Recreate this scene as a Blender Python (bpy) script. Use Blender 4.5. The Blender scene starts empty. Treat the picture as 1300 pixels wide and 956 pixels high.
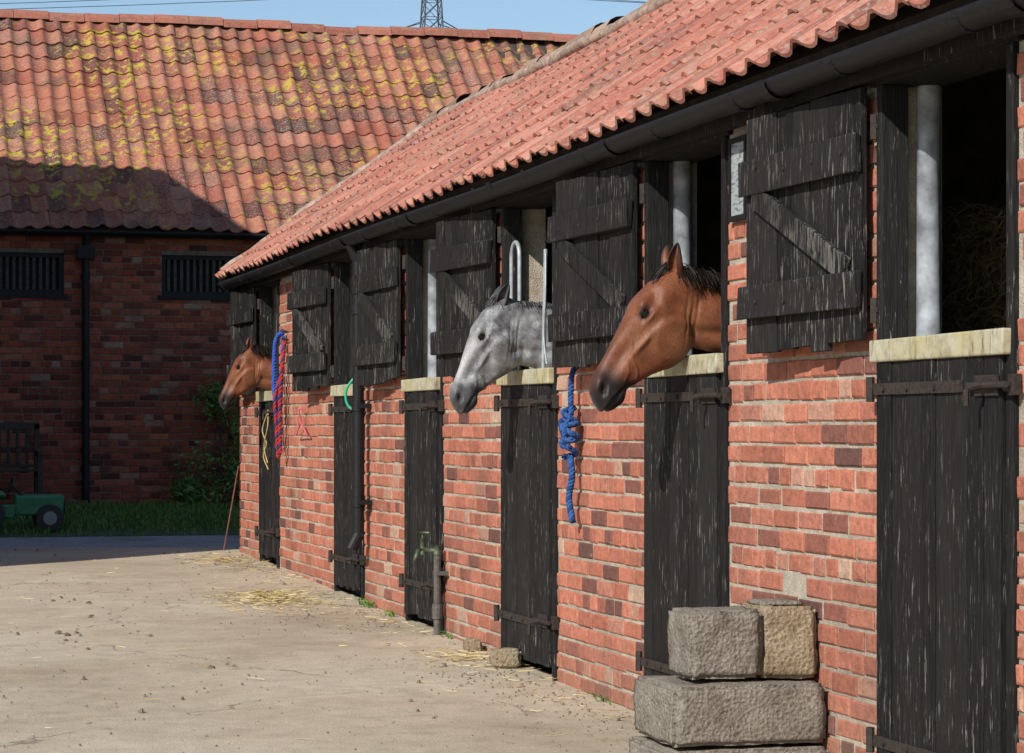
import bpy, math, random
import numpy as np
from mathutils import Vector, noise as mnoise
random.seed(7); rng=np.random.default_rng(7)
scene=bpy.context.scene
COL=scene.collection
TH=math.radians(15.21)

# ------------------------------------------------------------ helpers
def empty(name,loc=(0,0,0)):
    e=bpy.data.objects.new(name,None); e.empty_display_size=.2; COL.objects.link(e); return e
def mobj(name,verts,faces,mat=None,parent=None,smooth=False,rnd=None,bevel=0,attrs=None):
    me=bpy.data.meshes.new(name); me.from_pydata([tuple(v) for v in verts],[],faces); me.update()
    if mat: me.materials.append(mat)
    if rnd is not None:
        a=me.attributes.new("rnd",'FLOAT','FACE'); a.data.foreach_set("value",np.array(rnd,dtype=np.float32))
    if smooth: me.polygons.foreach_set("use_smooth",[True]*len(me.polygons))
    o=bpy.data.objects.new(name,me); COL.objects.link(o)
    if parent: o.parent=parent
    if bevel:
        b=o.modifiers.new("bev",'BEVEL'); b.width=bevel; b.segments=2; b.limit_method='ANGLE'
    return o
class MB:
    def __init__(s): s.v=[]; s.f=[]; s.r=[]
    def box(s,x0,x1,y0,y1,z0,z1,r=None,fn=None,jit=0):
        if r is None: r=random.random()
        b=len(s.v)
        for x in(x0,x1):
            for y in(y0,y1):
                for z in(z0,z1):
                    p=Vector((x+random.uniform(-jit,jit),y+random.uniform(-jit,jit),z+random.uniform(-jit,jit)))
                    s.v.append(fn(p) if fn else p)
        for q in((0,1,3,2),(4,6,7,5),(0,4,5,1),(2,3,7,6),(0,2,6,4),(1,5,7,3)):
            s.f.append(tuple(b+i for i in q)); s.r.append(r)
    def cyl(s,p0,p1,r0,r1=None,n=12,r=None,cap=True):
        if r1 is None:r1=r0
        if r is None:r=random.random()
        p0=Vector(p0);p1=Vector(p1);d=(p1-p0).normalized()
        a=d.orthogonal().normalized();c=d.cross(a);b=len(s.v)
        for i in range(n):
            t=2*math.pi*i/n;o=a*math.cos(t)+c*math.sin(t)
            s.v.append(p0+o*r0);s.v.append(p1+o*r1)
        for i in range(n):
            j=(i+1)%n
            s.f.append((b+2*i,b+2*j,b+2*j+1,b+2*i+1));s.r.append(r)
        if cap:
            s.f.append(tuple(b+2*i for i in range(n)));s.r.append(r)
            s.f.append(tuple(b+2*i+1 for i in range(n))[::-1]);s.r.append(r)
    def quad(s,a,b,c,d,r=None):
        if r is None:r=random.random()
        k=len(s.v);s.v+= [a,b,c,d];s.f.append((k,k+1,k+2,k+3));s.r.append(r)
    def obj(s,name,mat,parent=None,bevel=0,smooth=False):
        return mobj(name,s.v,s.f,mat,parent,smooth,s.r,bevel)
def tube(name,pts,rad,mat,parent=None,cyc=False,res=3):
    cu=bpy.data.curves.new(name,'CURVE');cu.dimensions='3D';cu.bevel_depth=rad;cu.bevel_resolution=res;cu.resolution_u=6
    sp=cu.splines.new('POLY');sp.points.add(len(pts)-1)
    for i,p in enumerate(pts): sp.points[i].co=(p[0],p[1],p[2],1)
    sp.use_cyclic_u=cyc; sp.use_smooth=True
    cu.materials.append(mat);o=bpy.data.objects.new(name,cu);COL.objects.link(o)
    if parent:o.parent=parent
    return o
def smoothpath(pts,n=12):
    out=[];P=[Vector(p) for p in pts];P=[P[0]*2-P[1]]+P+[P[-1]*2-P[-2]]
    for i in range(1,len(P)-2):
        for k in range(n):
            t=k/n;a,b,c,d=P[i-1],P[i],P[i+1],P[i+2]
            out.append(.5*((2*b)+(c-a)*t+(2*a-5*b+4*c-d)*t*t+(3*b-a-3*c+d)*t**3))
    out.append(P[-2]);return out
def rope(name,pts,R,mats,parent,n=10,pitch=.05):
    path=smoothpath(pts,n);L=0;acc=[0]
    for i in range(1,len(path)): L+=(path[i]-path[i-1]).length;acc.append(L)
    m=max(int(L/ (pitch/8)),8)
    def at(s):
        for i in range(1,len(acc)):
            if acc[i]>=s: 
                t=(s-acc[i-1])/max(acc[i]-acc[i-1],1e-6);return path[i-1].lerp(path[i],t),(path[i]-path[i-1]).normalized()
        return path[-1],(path[-1]-path[-2]).normalized()
    strands=[[],[],[]]
    for k in range(m+1):
        s=L*k/m;p,d=at(s);ref=Vector((1,0.13,0.05));a=(ref-d*ref.dot(d)).normalized();c=d.cross(a)
        for j in range(3):
            t=2*math.pi*(s/pitch+j/3);strands[j].append(p+(a*math.cos(t)+c*math.sin(t))*R*.55)
    for j in range(3): tube(name+"_strand",strands[j],R*.55,mats[j%len(mats)],parent,res=2)

# ------------------------------------------------------------ material helpers
def newmat(name):
    m=bpy.data.materials.new(name);m.use_nodes=True;nt=m.node_tree
    return m,nt,nt.nodes['Principled BSDF']
def nd(nt,t,ins=None,**pr):
    n=nt.nodes.new(t)
    for k,v in pr.items(): setattr(n,k,v)
    if ins:
        for k,v in ins.items():
            if isinstance(v,bpy.types.NodeSocket): nt.links.new(v,n.inputs[k])
            else: n.inputs[k].default_value=v
    return n
def coord(nt,scale=(1,1,1)):
    tc=nd(nt,'ShaderNodeTexCoord')
    if scale==(1,1,1): return tc.outputs['Object']
    return nd(nt,'ShaderNodeMapping',{0:tc.outputs['Object'],3:scale}).outputs[0]
def noi(nt,vec,s,d=4,r=.55,dist=0): return nd(nt,'ShaderNodeTexNoise',{'Vector':vec,'Scale':s,'Detail':d,'Roughness':r,'Distortion':dist}).outputs[0]
def vor(nt,vec,s,feature='F1',out=0): return nd(nt,'ShaderNodeTexVoronoi',{'Vector':vec,'Scale':s},feature=feature).outputs[out]
def ramp(nt,fac,stops,interp='LINEAR'):
    n=nd(nt,'ShaderNodeValToRGB',{0:fac});cr=n.color_ramp;cr.interpolation=interp
    while len(cr.elements)<len(stops): cr.elements.new(.5)
    for e,(p,c) in zip(cr.elements,stops):
        e.position=p;e.color=(c,c,c,1) if isinstance(c,(int,float)) else (*c,1)
    return n.outputs[0]
def mix(nt,f,a,b,blend='MIX'):
    n=nd(nt,'ShaderNodeMix',data_type='RGBA',blend_type=blend)
    for i,v in((0,f),(6,a),(7,b)):
        if isinstance(v,bpy.types.NodeSocket): nt.links.new(v,n.inputs[i])
        elif i==0: n.inputs[i].default_value=v
        else: n.inputs[i].default_value=(v,v,v,1) if isinstance(v,(int,float)) else (*v,1)
    return n.outputs[2]
def mth(nt,op,a,b=0.0):
    n=nd(nt,'ShaderNodeMath',operation=op)
    for i,v in((0,a),(1,b)):
        if isinstance(v,bpy.types.NodeSocket): nt.links.new(v,n.inputs[i])
        else:n.inputs[i].default_value=v
    return n.outputs[0]
def bump(nt,h,s=.5,d=.01,nrm=None):
    ins={'Strength':s,'Distance':d,'Height':h}
    if nrm: ins['Normal']=nrm
    return nd(nt,'ShaderNodeBump',ins).outputs[0]
def attr(nt,name): return nd(nt,'ShaderNodeAttribute',attribute_name=name).outputs['Fac']
def fin(nt,b,col=None,rough=None,nrm=None,spec=None):
    for k,v in(('Base Color',col),('Roughness',rough),('Normal',nrm),('Specular IOR Level',spec)):
        if v is None: continue
        if isinstance(v,bpy.types.NodeSocket): nt.links.new(v,b.inputs[k])
        else: b.inputs[k].default_value=(*v,1) if isinstance(v,tuple) else v

def simple(name,col,rough=.6,metal=0,nscale=40,var=.25,bs=.2,spec=None):
    m,nt,b=newmat(name);c=coord(nt);n=noi(nt,c,nscale,5)
    lo=tuple(x*(1-var) for x in col);hi=tuple(min(1,x*(1+var)) for x in col)
    fin(nt,b,ramp(nt,n,[(.3,lo),(.7,hi)]),rough,bump(nt,n,bs,.004),spec);b.inputs['Metallic'].default_value=metal
    return m

def brick_mat(name,pal,mortar=(.42,.36,.29),smear=.64,dirt=.5):
    m,nt,b=newmat(name);c=coord(nt);r=attr(nt,'rnd')
    col=ramp(nt,r,pal)
    n1=noi(nt,c,28,6,.65);col=mix(nt,1,col,ramp(nt,n1,[(.25,.58),(.5,1.0),(.75,1.25)]),'MULTIPLY')
    n2=noi(nt,c,1.3,6,.65);col=mix(nt,ramp(nt,n2,[(.48,0),(.72,dirt)]),col,(.10,.065,.052))
    n2b=noi(nt,coord(nt,(1,1,.3)),3.2,5,.7);col=mix(nt,ramp(nt,n2b,[(.57,0),(.74,dirt*.7)]),col,(.08,.055,.047))
    n3=noi(nt,c,11,6,.7);col=mix(nt,ramp(nt,n3,[(smear,0),(smear+.08,.6)]),col,mortar)
    n4=noi(nt,c,90,3,.6);col=mix(nt,ramp(nt,n4,[(.60,0),(.70,.5)]),col,(.07,.05,.045))
    sx=nd(nt,'ShaderNodeSeparateXYZ',{0:c}).outputs[2]
    low=mth(nt,'ADD',sx,mth(nt,'MULTIPLY',n2b,.5))
    col=mix(nt,ramp(nt,low,[(.15,.45),(.55,0)]),col,(.17,.13,.095))
    h=mth(nt,'ADD',mth(nt,'MULTIPLY',n1,.8),mth(nt,'MULTIPLY',n4,.5))
    fin(nt,b,col,.92,bump(nt,h,.8,.009),.15);return m
PAL_A=[(0,(.13,.065,.055)),(.06,(.22,.09,.07)),(.16,(.36,.13,.085)),(.45,(.45,.165,.105)),(.7,(.49,.19,.125)),(.88,(.40,.145,.10)),(.95,(.45,.24,.17)),(1,(.48,.33,.24))]
PAL_B=[(0,(.10,.03,.025)),(.2,(.20,.055,.035)),(.6,(.33,.08,.045)),(.9,(.40,.12,.07)),(1,(.32,.2,.15))]
M_brick=brick_mat("weathered_brick",PAL_A,(.46,.40,.33),.655,.6)
M_brickB=brick_mat("dark_red_brick",PAL_B,(.25,.2,.17),.68,.55)
def mortar_mat(name,c0,c1):
    m,nt,b=newmat(name);c=coord(nt);n=noi(nt,c,14,6,.7);n2=noi(nt,c,160,3)
    n3=noi(nt,c,1.5,4)
    col=mix(nt,ramp(nt,n3,[(.48,0),(.72,.5)]),ramp(nt,n,[(.3,c0),(.7,c1)]),(.15,.11,.085))
    fin(nt,b,col,.95,bump(nt,mth(nt,'ADD',n,n2),.8,.01),.1);return m
M_mortar=mortar_mat("lime_mortar",(.34,.28,.21),(.58,.52,.43))
M_mortarB=mortar_mat("dark_mortar",(.12,.09,.07),(.28,.22,.17))
def tile_mat(name,pal,lich,lichc,pale,patch,lth=.56):
    m,nt,b=newmat(name);c=coord(nt);r=attr(nt,'rnd')
    col=ramp(nt,r,pal)
    n1=noi(nt,c,22,6,.7);col=mix(nt,1,col,ramp(nt,n1,[(.25,.6),(.5,1.0),(.8,1.2)]),'MULTIPLY')
    n2=noi(nt,c,45,4,.7);n2b=noi(nt,c,1.1,4,.6)
    msk=mth(nt,'MULTIPLY',ramp(nt,n2,[(.5,0),(.62,1)]),ramp(nt,n2b,[(.35,.15),(.65,pale)]))
    col=mix(nt,msk,col,(.40,.34,.29))
    n5=noi(nt,c,2.2,5,.65);col=mix(nt,ramp(nt,n5,[(.5,0),(.7,patch)]),col,(.12,.085,.06))
    n3=noi(nt,c,9,5,.65);n4=noi(nt,c,.8,3);
    ms=mth(nt,'MULTIPLY',ramp(nt,n3,[(lth,0),(lth+.05,1)]),ramp(nt,n4,[(.42,0),(.58,lich)]))
    col=mix(nt,ms,col,lichc)
    fin(nt,b,col,.9,bump(nt,mth(nt,'ADD',n1,n2),.5,.006),.15);return m
M_tile=tile_mat("terracotta_pantile",[(0,(.22,.085,.065)),(.15,(.35,.125,.09)),(.6,(.43,.165,.115)),(.9,(.47,.21,.15)),(1,(.30,.12,.09))],.25,(.36,.32,.2),.8,.5)
M_tileB=tile_mat("old_red_pantile",[(0,(.12,.05,.04)),(.2,(.27,.085,.055)),(.6,(.36,.12,.075)),(.9,(.41,.17,.11)),(1,(.22,.1,.075))],1.0,(.42,.32,.06),1.0,.9,.535)
def wood_black(name,wear=.62,hi=(.20,.185,.17)):
    m,nt,b=newmat(name);c=coord(nt,(9,9,.9));r=attr(nt,'rnd');c0=coord(nt)
    g=noi(nt,c,9,6,.7);f=noi(nt,coord(nt,(60,60,3)),3,4,.6)
    base=mix(nt,r,(.0055,.0055,.006),(.016,.015,.0145))
    base=mix(nt,ramp(nt,f,[(.46,0),(.72,.6)]),base,(.038,.035,.032))
    big=noi(nt,c0,2.3,5,.65)
    w=mth(nt,'MULTIPLY',ramp(nt,g,[(wear,0),(wear+.06,1)]),ramp(nt,big,[(.43,.08),(.58,.95)]))
    col=mix(nt,w,base,hi)
    fin(nt,b,col,ramp(nt,g,[(.3,.55),(.7,.85)]),bump(nt,mth(nt,'ADD',g,mth(nt,'MULTIPLY',f,.6)),.8,.006),.2);return m
M_door=wood_black("weathered_black_paint_wood",.585,(.24,.22,.20))
M_leaf=wood_black("weathered_black_leaf_wood",.565,(.22,.20,.18))
M_leafB=wood_black("weathered_brace_wood",.49,(.14,.13,.115))
M_brace=simple("bare_grey_wood",(.06,.052,.045),.85,0,30,.5,.6)
M_black=simple("black_painted_iron",(.011,.011,.012),.55,0,60,.4,.3,.25)
M_rust=simple("rusty_iron",(.035,.026,.021),.75,.2,60,.5,.5)
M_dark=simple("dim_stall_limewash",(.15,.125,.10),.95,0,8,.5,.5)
M_timber=simple("roof_timber",(.06,.045,.035),.9,0,20,.4,.5)
def cap_mat():
    m,nt,b=newmat("yellowed_door_capping");c=coord(nt);n=noi(nt,c,14,6,.7);n2=noi(nt,c,4,4);n3=noi(nt,coord(nt,(1,6,1)),9,5,.7)
    col=ramp(nt,n,[(.3,(.24,.21,.13)),(.5,(.42,.39,.27)),(.7,(.52,.50,.40))])
    col=mix(nt,ramp(nt,n2,[(.42,0),(.6,.5)]),col,(.42,.35,.14))
    col=mix(nt,ramp(nt,n3,[(.55,0),(.66,.8)]),col,(.10,.08,.055))
    fin(nt,b,col,.7,bump(nt,n,.5,.005));return m
M_cap=cap_mat()
M_white=simple("whitewashed_post",(.26,.28,.305),.8,0,14,.5,.5)
M_galv=simple("galvanised_tube",(.34,.38,.40),.5,.3,30,.2,.1)
def block_mat(name,c0,c1,c2):
    m,nt,b=newmat(name);c=coord(nt);n=noi(nt,c,9,6,.7);n2=noi(nt,c,110,4,.7);v=vor(nt,c,70)
    col=ramp(nt,n,[(.3,c0),(.5,c1),(.7,c2)]);col=mix(nt,1,col,ramp(nt,n2,[(.3,.6),(.7,1.2)]),'MULTIPLY')
    col=mix(nt,ramp(nt,v,[(.06,.6),(.2,0)]),col,(.05,.045,.04))
    fin(nt,b,col,.95,bump(nt,mth(nt,'ADD',n2,mth(nt,'MULTIPLY',v,.8)),.9,.010),.15);return m
M_stone=block_mat("buff_block_stone",(.20,.15,.09),(.36,.28,.18),(.42,.35,.25))
M_stoneD=block_mat("grey_concrete_block",(.17,.145,.115),(.28,.245,.20),(.37,.335,.28))
M_ridge=simple("mortared_ridge",(.33,.24,.19),.95,0,16,.5,.9)

# ------------------------------------------------------------ ground
def gz(y): return .0166*(min(max(y,-6),32)-11.75)
def sheet(name,xs,ys,off,mat,edge=None,und=0):
    v=[];f=[];nx=len(xs)
    for j,y in enumerate(ys):
        for i,x in enumerate(xs):
            yy=y
            if edge and j==len(ys)-1: yy=y+edge*mnoise.noise(Vector((x*.9,3,0)))+edge*.4*mnoise.noise(Vector((x*4,7,0)))
            v.append((x,yy,gz(yy)+off+und*mnoise.noise(Vector((x*.5,yy*.5,1)))))
    for j in range(len(ys)-1):
        for i in range(nx-1): f.append((j*nx+i,j*nx+i+1,(j+1)*nx+i+1,(j+1)*nx+i))
    return mobj(name,v,f,mat,None,True)
def conc_mat():
    m,nt,b=newmat("worn_concrete");c=coord(nt)
    n=noi(nt,c,.6,6,.6);n2=noi(nt,c,6,6,.7);n3=noi(nt,c,130,3,.6)
    col=ramp(nt,n,[(.3,(.42,.34,.245)),(.5,(.53,.445,.33)),(.7,(.59,.51,.39))])
    col=mix(nt,1,col,ramp(nt,n2,[(.3,.82),(.6,1.04)]),'MULTIPLY')
    col=mix(nt,1,col,ramp(nt,n3,[(.3,.68),(.65,1.12)]),'MULTIPLY')
    sp=vor(nt,c,55);col=mix(nt,ramp(nt,sp,[(.0,.6),(.18,0)]),col,(.14,.11,.08))
    w=nd(nt,'ShaderNodeVectorMath',{0:c,1:nd(nt,'ShaderNodeTexNoise',{'Vector':c,'Scale':1.5,'Detail':5}).outputs[1]},operation='ADD').outputs[0]
    cr=vor(nt,w,.26,'DISTANCE_TO_EDGE');ck=ramp(nt,cr,[(0,1),(.004,0)])
    ck=mth(nt,'MULTIPLY',ck,ramp(nt,noi(nt,c,.9,2),[(.42,0),(.56,1)]))
    col=mix(nt,mth(nt,'MULTIPLY',ck,.6),col,(.12,.095,.07))
    st=noi(nt,c,1.7,6,.75);col=mix(nt,ramp(nt,st,[(.55,0),(.72,.45)]),col,(.26,.20,.14))
    h=mth(nt,'SUBTRACT',mth(nt,'ADD',n3,mth(nt,'MULTIPLY',n2,1.2)),ck)
    fin(nt,b,col,.92,bump(nt,h,.5,.01),.15);return m
def gravel_mat():
    m,nt,b=newmat("grey_gravel");c=coord(nt);v=vor(nt,c,45,out=1);d=vor(nt,c,45);n=noi(nt,c,2,5)
    col=mix(nt,.6,v,(.24,.225,.21));col=nd(nt,'ShaderNodeHueSaturation',{'Saturation':.12,'Value':.7,'Color':col}).outputs[0]
    col=mix(nt,ramp(nt,n,[(.5,0),(.7,.6)]),col,(.14,.13,.08))
    fin(nt,b,col,.95,bump(nt,d,-.8,.02));return m
M_conc=conc_mat();M_gravel=gravel_mat()
M_soil=simple("rough_pasture_ground",(.06,.07,.025),1,0,3,.5,.8)
M_lawn=simple("lawn_base",(.045,.085,.02),1,0,9,.5,.8)
fr=lambda a,b,n:[a+(b-a)*i/n for i in range(n+1)]
sheet("ground",[-1500,-200,-40,-10,0,10,40,200,1500],[-1500,-200,-6,5,11.75,20,32,60,200,2500],-.03,M_soil)
sheet("concrete_yard",fr(-30,.05,90),fr(-9,21.3,60),.0,M_conc,.5,.012)
sheet("gravel_path",fr(-30,8,60),fr(20,24.2,6),-.016,M_gravel,.5)
sheet("grass_verge",fr(-14,9,50),fr(23.2,29.2,8),-.012,M_lawn)
def ribbons(name,items,mat,parent=None):
    v=[];f=[];r=[]
    for p,d,L,w,curl in items:
        p=Vector(p);d=Vector(d).normalized();s=d.cross(Vector((random.uniform(-1,1),random.uniform(-1,1),random.uniform(-1,1)))).normalized()
        m=p+d*L*.55;e=p+d*L+Vector(curl)*L
        k=len(v);v+=[p-s*w,p+s*w,m-s*w*.8,m+s*w*.8,e];f+=[(k,k+1,k+3,k+2),(k+2,k+3,k+4)];q=random.random();r+=[q,q]
    return mobj(name,v,f,mat,parent,False,r)
def rndmat(name,stops,rough=.7,trans=0):
    m,nt,b=newmat(name);fin(nt,b,ramp(nt,attr(nt,'rnd'),stops),rough,None,.3);return m
M_grass=rndmat("grass_blades",[(0,(.04,.09,.015)),(.5,(.09,.18,.03)),(.9,(.16,.25,.06)),(1,(.28,.25,.12))])
M_straw=rndmat("straw",[(0,(.32,.23,.10)),(.5,(.52,.40,.19)),(1,(.62,.52,.30))])
M_hay=rndmat("hay",[(0,(.24,.18,.09)),(.5,(.45,.35,.18)),(1,(.60,.49,.28))])
it=[]
for i in range(26000):
    x=random.uniform(-5,3);y=random.uniform(23.1,29.15)
    if y<23.9+.5*mnoise.noise(Vector((x,0,5))) and random.random()<.75: continue
    it.append(((x,y,gz(y)-.01),(random.uniform(-.4,.4),random.uniform(-.4,.4),1),random.uniform(.03,.10)*(1+mnoise.noise(Vector((x*1.3,y*1.3,0)))),.005,(random.uniform(-.3,.3),random.uniform(-.3,.3),-.2)))
g=ribbons("lawn_grass",it,M_grass);g.parent=bpy.data.objects["grass_verge"]
def straws(n,fx,zoff=.006):
    out=[]
    for i in range(n):
        x,y,h=fx();a=random.uniform(0,6.28)
        out.append(((x,y,gz(y)+zoff+h),(math.cos(a),math.sin(a),random.uniform(-.05,.15)),random.uniform(.03,.13),.0022,(0,0,random.uniform(-.05,.1))))
    return out
def disc(cx,cy,rx,ry,hh):
    def f():
        r=abs(random.gauss(0,.5));a=random.uniform(0,6.28)
        return min(cx+r*rx*math.cos(a),-.03),cy+r*ry*math.sin(a),max(0,hh*(1-r))*random.random()
    return f
ribbons("straw_pile",straws(1300,disc(-.55,15.8,.42,.9,.05)),M_straw)
def wallbase():
    return -.03-abs(random.gauss(0,.2)),random.uniform(6,20.5),0
L=straws(420,wallbase)+straws(220,lambda:(random.uniform(-4,-.1),random.uniform(8,21),0))+straws(250,disc(-.3,19.4,.5,.9,.03))+straws(160,disc(-.2,12.2,.3,.6,.02))
ribbons("loose_straw",L,M_straw)
# grit and small stones on the concrete
mb=MB()
for i in range(2600):
    if random.random()<.5: x=-.04-abs(random.gauss(0,.35));y=random.uniform(8,20.5)
    else: x=random.uniform(-4,-.1);y=random.uniform(9,21.3)
    s=random.uniform(.002,.007) if random.random()<.95 else random.uniform(.008,.015)
    mb.cyl((x,y,gz(y)),(x+random.uniform(-.3,.3)*s,y,gz(y)+s*1.1),s,s*.45,5)
mb.obj("yard_grit",block_mat("grit_stone",(.14,.11,.08),(.25,.21,.16),(.40,.35,.28)))
mb=MB()
M_dung=simple("dry_dung",(.15,.105,.06),.95,0,50,.5,.9)
for cx,cy,n in((-2.05,13.6,6),(-1.75,14.9,3),(-1.85,16.2,4),(-1.35,12.2,3),(-2.5,13.9,4),(-1.6,14.2,4),(-2.2,17,4)):
    for i in range(n):
        x=cx+random.gauss(0,.06);y=cy+random.gauss(0,.2);s=random.uniform(.008,.022)
        mb.cyl((x,y,gz(y)),(x+random.uniform(-.01,.01),y,gz(y)+s*.7),s*1.2,s*.6,7)
mb.obj("horse_droppings",M_dung,None,0,False)

# ------------------------------------------------------------ bricks
def brick_wall(name,O,U,Nn,L,z0,z1,ops,mat,parent,course=.0755,bw=.228,joint=.011):
    O=Vector(O);U=Vector(U);Nn=Vector(Nn);V=[];F=[];R=[]
    nc=int((z1-z0)/course)
    for k in range(nc):
        za=z0+k*course;zb=za+course-joint;zm=(za+zb)/2
        hdr=(k%4==2);w=bw/2 if hdr else bw
        u=-(w*.5 if (k%2 and not hdr) else (w*.25 if hdr else 0))-random.uniform(0,.02)
        while u<L:
            ww=w*random.uniform(.97,1.03);segs=[(max(u,0),min(u+ww-joint,L))];u+=ww
            for (a,b,c,d) in ops:
                if c-.02<zm<d+.02:
                    ns=[]
                    for s in segs:
                        if s[1]<=a or s[0]>=b: ns.append(s)
                        else:
                            if s[0]<a: ns.append((s[0],a))
                            if s[1]>b: ns.append((b,s[1]))
                    segs=ns
            for s in segs:
                if s[1]-s[0]<.03: continue
                d=random.gauss(0,.0014)-(.004 if random.random()<.06 else 0)
                r=random.random();b=len(V);wz=zb+random.gauss(0,.0018);wa=za+random.gauss(0,.0018)
                c4=((s[0],wa),(s[1],wa),(s[1],wz),(s[0],wz))
                sg=((1,1),(-1,1),(-1,-1),(1,-1))
                wav=.003*mnoise.noise(Vector((s[0]*.7,zm*.9,2)))
                for (uu,zz) in c4: V.append(O+U*uu+Vector((0,0,zz))-Nn*.02)
                for (uu,zz) in c4: V.append(O+U*uu+Vector((0,0,zz))+Nn*(d-.004+wav))
                for (uu,zz),(su,sz) in zip(c4,sg):
                    e=random.uniform(.003,.008);V.append(O+U*(uu+su*e)+Vector((0,0,zz+sz*e))+Nn*(d+wav+random.gauss(0,.0012)))
                for i in range(4):
                    j=(i+1)%4;F.append((b+i,b+j,b+4+j,b+4+i));F.append((b+4+i,b+4+j,b+8+j,b+8+i));R+=[r,r]
                F.append((b+8,b+9,b+10,b+11));R.append(r)
    return mobj(name,V,F,mat,parent,False,R)

# ------------------------------------------------------------ pantiles
def pantiles(name,O,U,S,Nn,W,Ls,tw,ga,mat,parent,sag=.02,seed=0):
    O=Vector(O);U=Vector(U);S=Vector(S);Nn=Vector(Nn);V=[];F=[];R=[];K=9
    nr=int(round(Ls/ga));ncol=int(W/tw)
    prof=[]
    for i in range(K):
        q=i/(K-1)*1.08-.02
        prof.append((q*tw,.042*(0.5+0.5*math.cos(2*math.pi*(q-.85)))**1.7))
    for j in range(nr):
        for i in range(ncol):
            jr=random.gauss(0,.007);ju=random.gauss(0,.0035);jn=abs(random.gauss(0,.003));rot=random.gauss(0,.014);r=random.random()
            if random.random()<.03: jr+=random.uniform(-.03,.01)
            sg=sag*mnoise.noise(Vector((i*tw*.35+seed,j*ga*.5,4)))
            b=len(V)
            rows=((-.045+jr,.007),(-.045+jr,.022),(-.045+jr,.022),(ga+.03+jr,.004))
            for ri,(sa,nn) in enumerate(rows):
                for (pu,ph) in prof:
                    V.append(O+U*(i*tw+pu+ju-rot*sa)+S*(j*ga+sa+rot*pu)+Nn*(ph+nn+jn+sg))
            for k in range(K-1):
                F.append((b+k,b+k+1,b+K+k+1,b+K+k));R.append(r)
                F.append((b+2*K+k,b+2*K+k+1,b+3*K+k+1,b+3*K+k));R.append(r)
    return mobj(name,V,F,mat,parent,True,R)

# ------------------------------------------------------------ STABLE
ST=empty("brick_stable")
doors=[(4.25,5.22),(6.55,7.52),(8.935,9.906),(11.232,12.192),(13.478,14.354),(15.582,16.498),(18.676,19.49)]
Y0,Y1=-2.0,20.54
XB=3.45
ops=[(a-Y0,b-Y0,-1,3) for a,b in doors]
brick_wall("front_brickwork",(0,Y0,0),(0,1,0),(-1,0,0),Y1-Y0,-.4,2.31,ops,M_brick,ST,joint=.0135)
mb=MB();ys=[Y0]+[v for d in doors for v in d]+[Y1]
for i in range(0,len(ys),2): mb.box(.0075,.22,ys[i]+.001,ys[i+1]-.001,-.5,2.335)
mb.obj("front_wall_core",M_mortar,ST)
mb=MB()
mb.box(.22,XB,Y1-.2,Y1-.01,-.5,2.35);mb.box(XB-.2,XB,Y0,Y1-.21,-.5,2.35);mb.box(.23,XB-.21,Y0,Y0+.2,-.5,2.35)
for y in(5.9,8.83,10.75,12.9,15.05,17.4): mb.box(.221,XB-.21,y-.03,y+.03,-.4,2.6)
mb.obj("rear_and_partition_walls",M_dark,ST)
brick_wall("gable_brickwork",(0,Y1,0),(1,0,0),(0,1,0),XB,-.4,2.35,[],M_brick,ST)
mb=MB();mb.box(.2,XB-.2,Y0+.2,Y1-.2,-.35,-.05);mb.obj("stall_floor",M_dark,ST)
ex,ez,rx,rz=-.13,2.40,1.72,3.74
sl=Vector((rx-ex,0,rz-ez));SL=sl.length;sl.normalize();nn=Vector((-sl.z,0,sl.x))
pantiles("roof_pantiles",(ex,Y1+.08,ez),(0,-1,0),sl,nn,Y1+.08-Y0,SL,.215,SL/9,M_tile,ST,.035)
e2=Vector((XB+.13,0,2.45));s2=(Vector((rx,0,rz))-e2);L2=s2.length;s2.normalize();n2=Vector((s2.z*1,0,-s2.x));n2=-n2 if n2.z<0 else n2
pantiles("rear_roof_pantiles",(e2.x,Y0,e2.z),(0,1,0),s2,n2,Y1-Y0,L2,.215,L2/9,M_tile,ST,.02,9)
mb=MB()
def slab(mb,a,b,y0,y1,t,off):
    a=Vector(a);b=Vector(b);d=(b-a).normalized();n=Vector((-d.z,0,d.x));n=n if n.z>0 else -n
    P=[a+n*off,b+n*off,b+n*(off-t),a+n*(off-t)];k=len(mb.v)
    for y in(y0,y1): mb.v+=[Vector((p.x,y,p.z)) for p in P]
    for q in((0,1,2,3),(7,6,5,4),(0,4,5,1),(1,5,6,2),(2,6,7,3),(3,7,4,0)): mb.f.append(tuple(k+i for i in q));mb.r.append(.5)
slab(mb,(ex+.03,0,ez+.02),(rx,0,rz),Y0,Y1+.02,.03,-.012);slab(mb,(rx,0,rz),(e2.x,0,e2.z),Y0,Y1+.02,.03,-.015)
mb.obj("roof_boarding",M_timber,ST)
mb=MB()
mb.v+=[Vector(p) for p in((0,Y1-.02,2.3),(XB,Y1-.02,2.3),(rx,Y1-.02,rz-.04))];mb.f.append((0,1,2));mb.r.append(.5)
mb.obj("gable_triangle",M_mortar,ST)
V=[];F=[];R=[];y=Y1+.1
while y>Y0:
    Ls=.33;r=random.random();b=len(V);dz=.025*mnoise.noise(Vector((y,0,0)))+random.gauss(0,.010)
    for yy in(y,y-Ls):
        for i in range(9):
            t=math.pi*i/8;V.append((rx+.12*math.cos(t),yy,rz-.01+dz+.10*math.sin(t)+random.gauss(0,.005)))
    for i in range(8): F.append((b+i,b+i+1,b+9+i+1,b+9+i));R.append(r)
    F.append(tuple(b+i for i in range(9)));R.append(r)
    y-=Ls+.006
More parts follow.
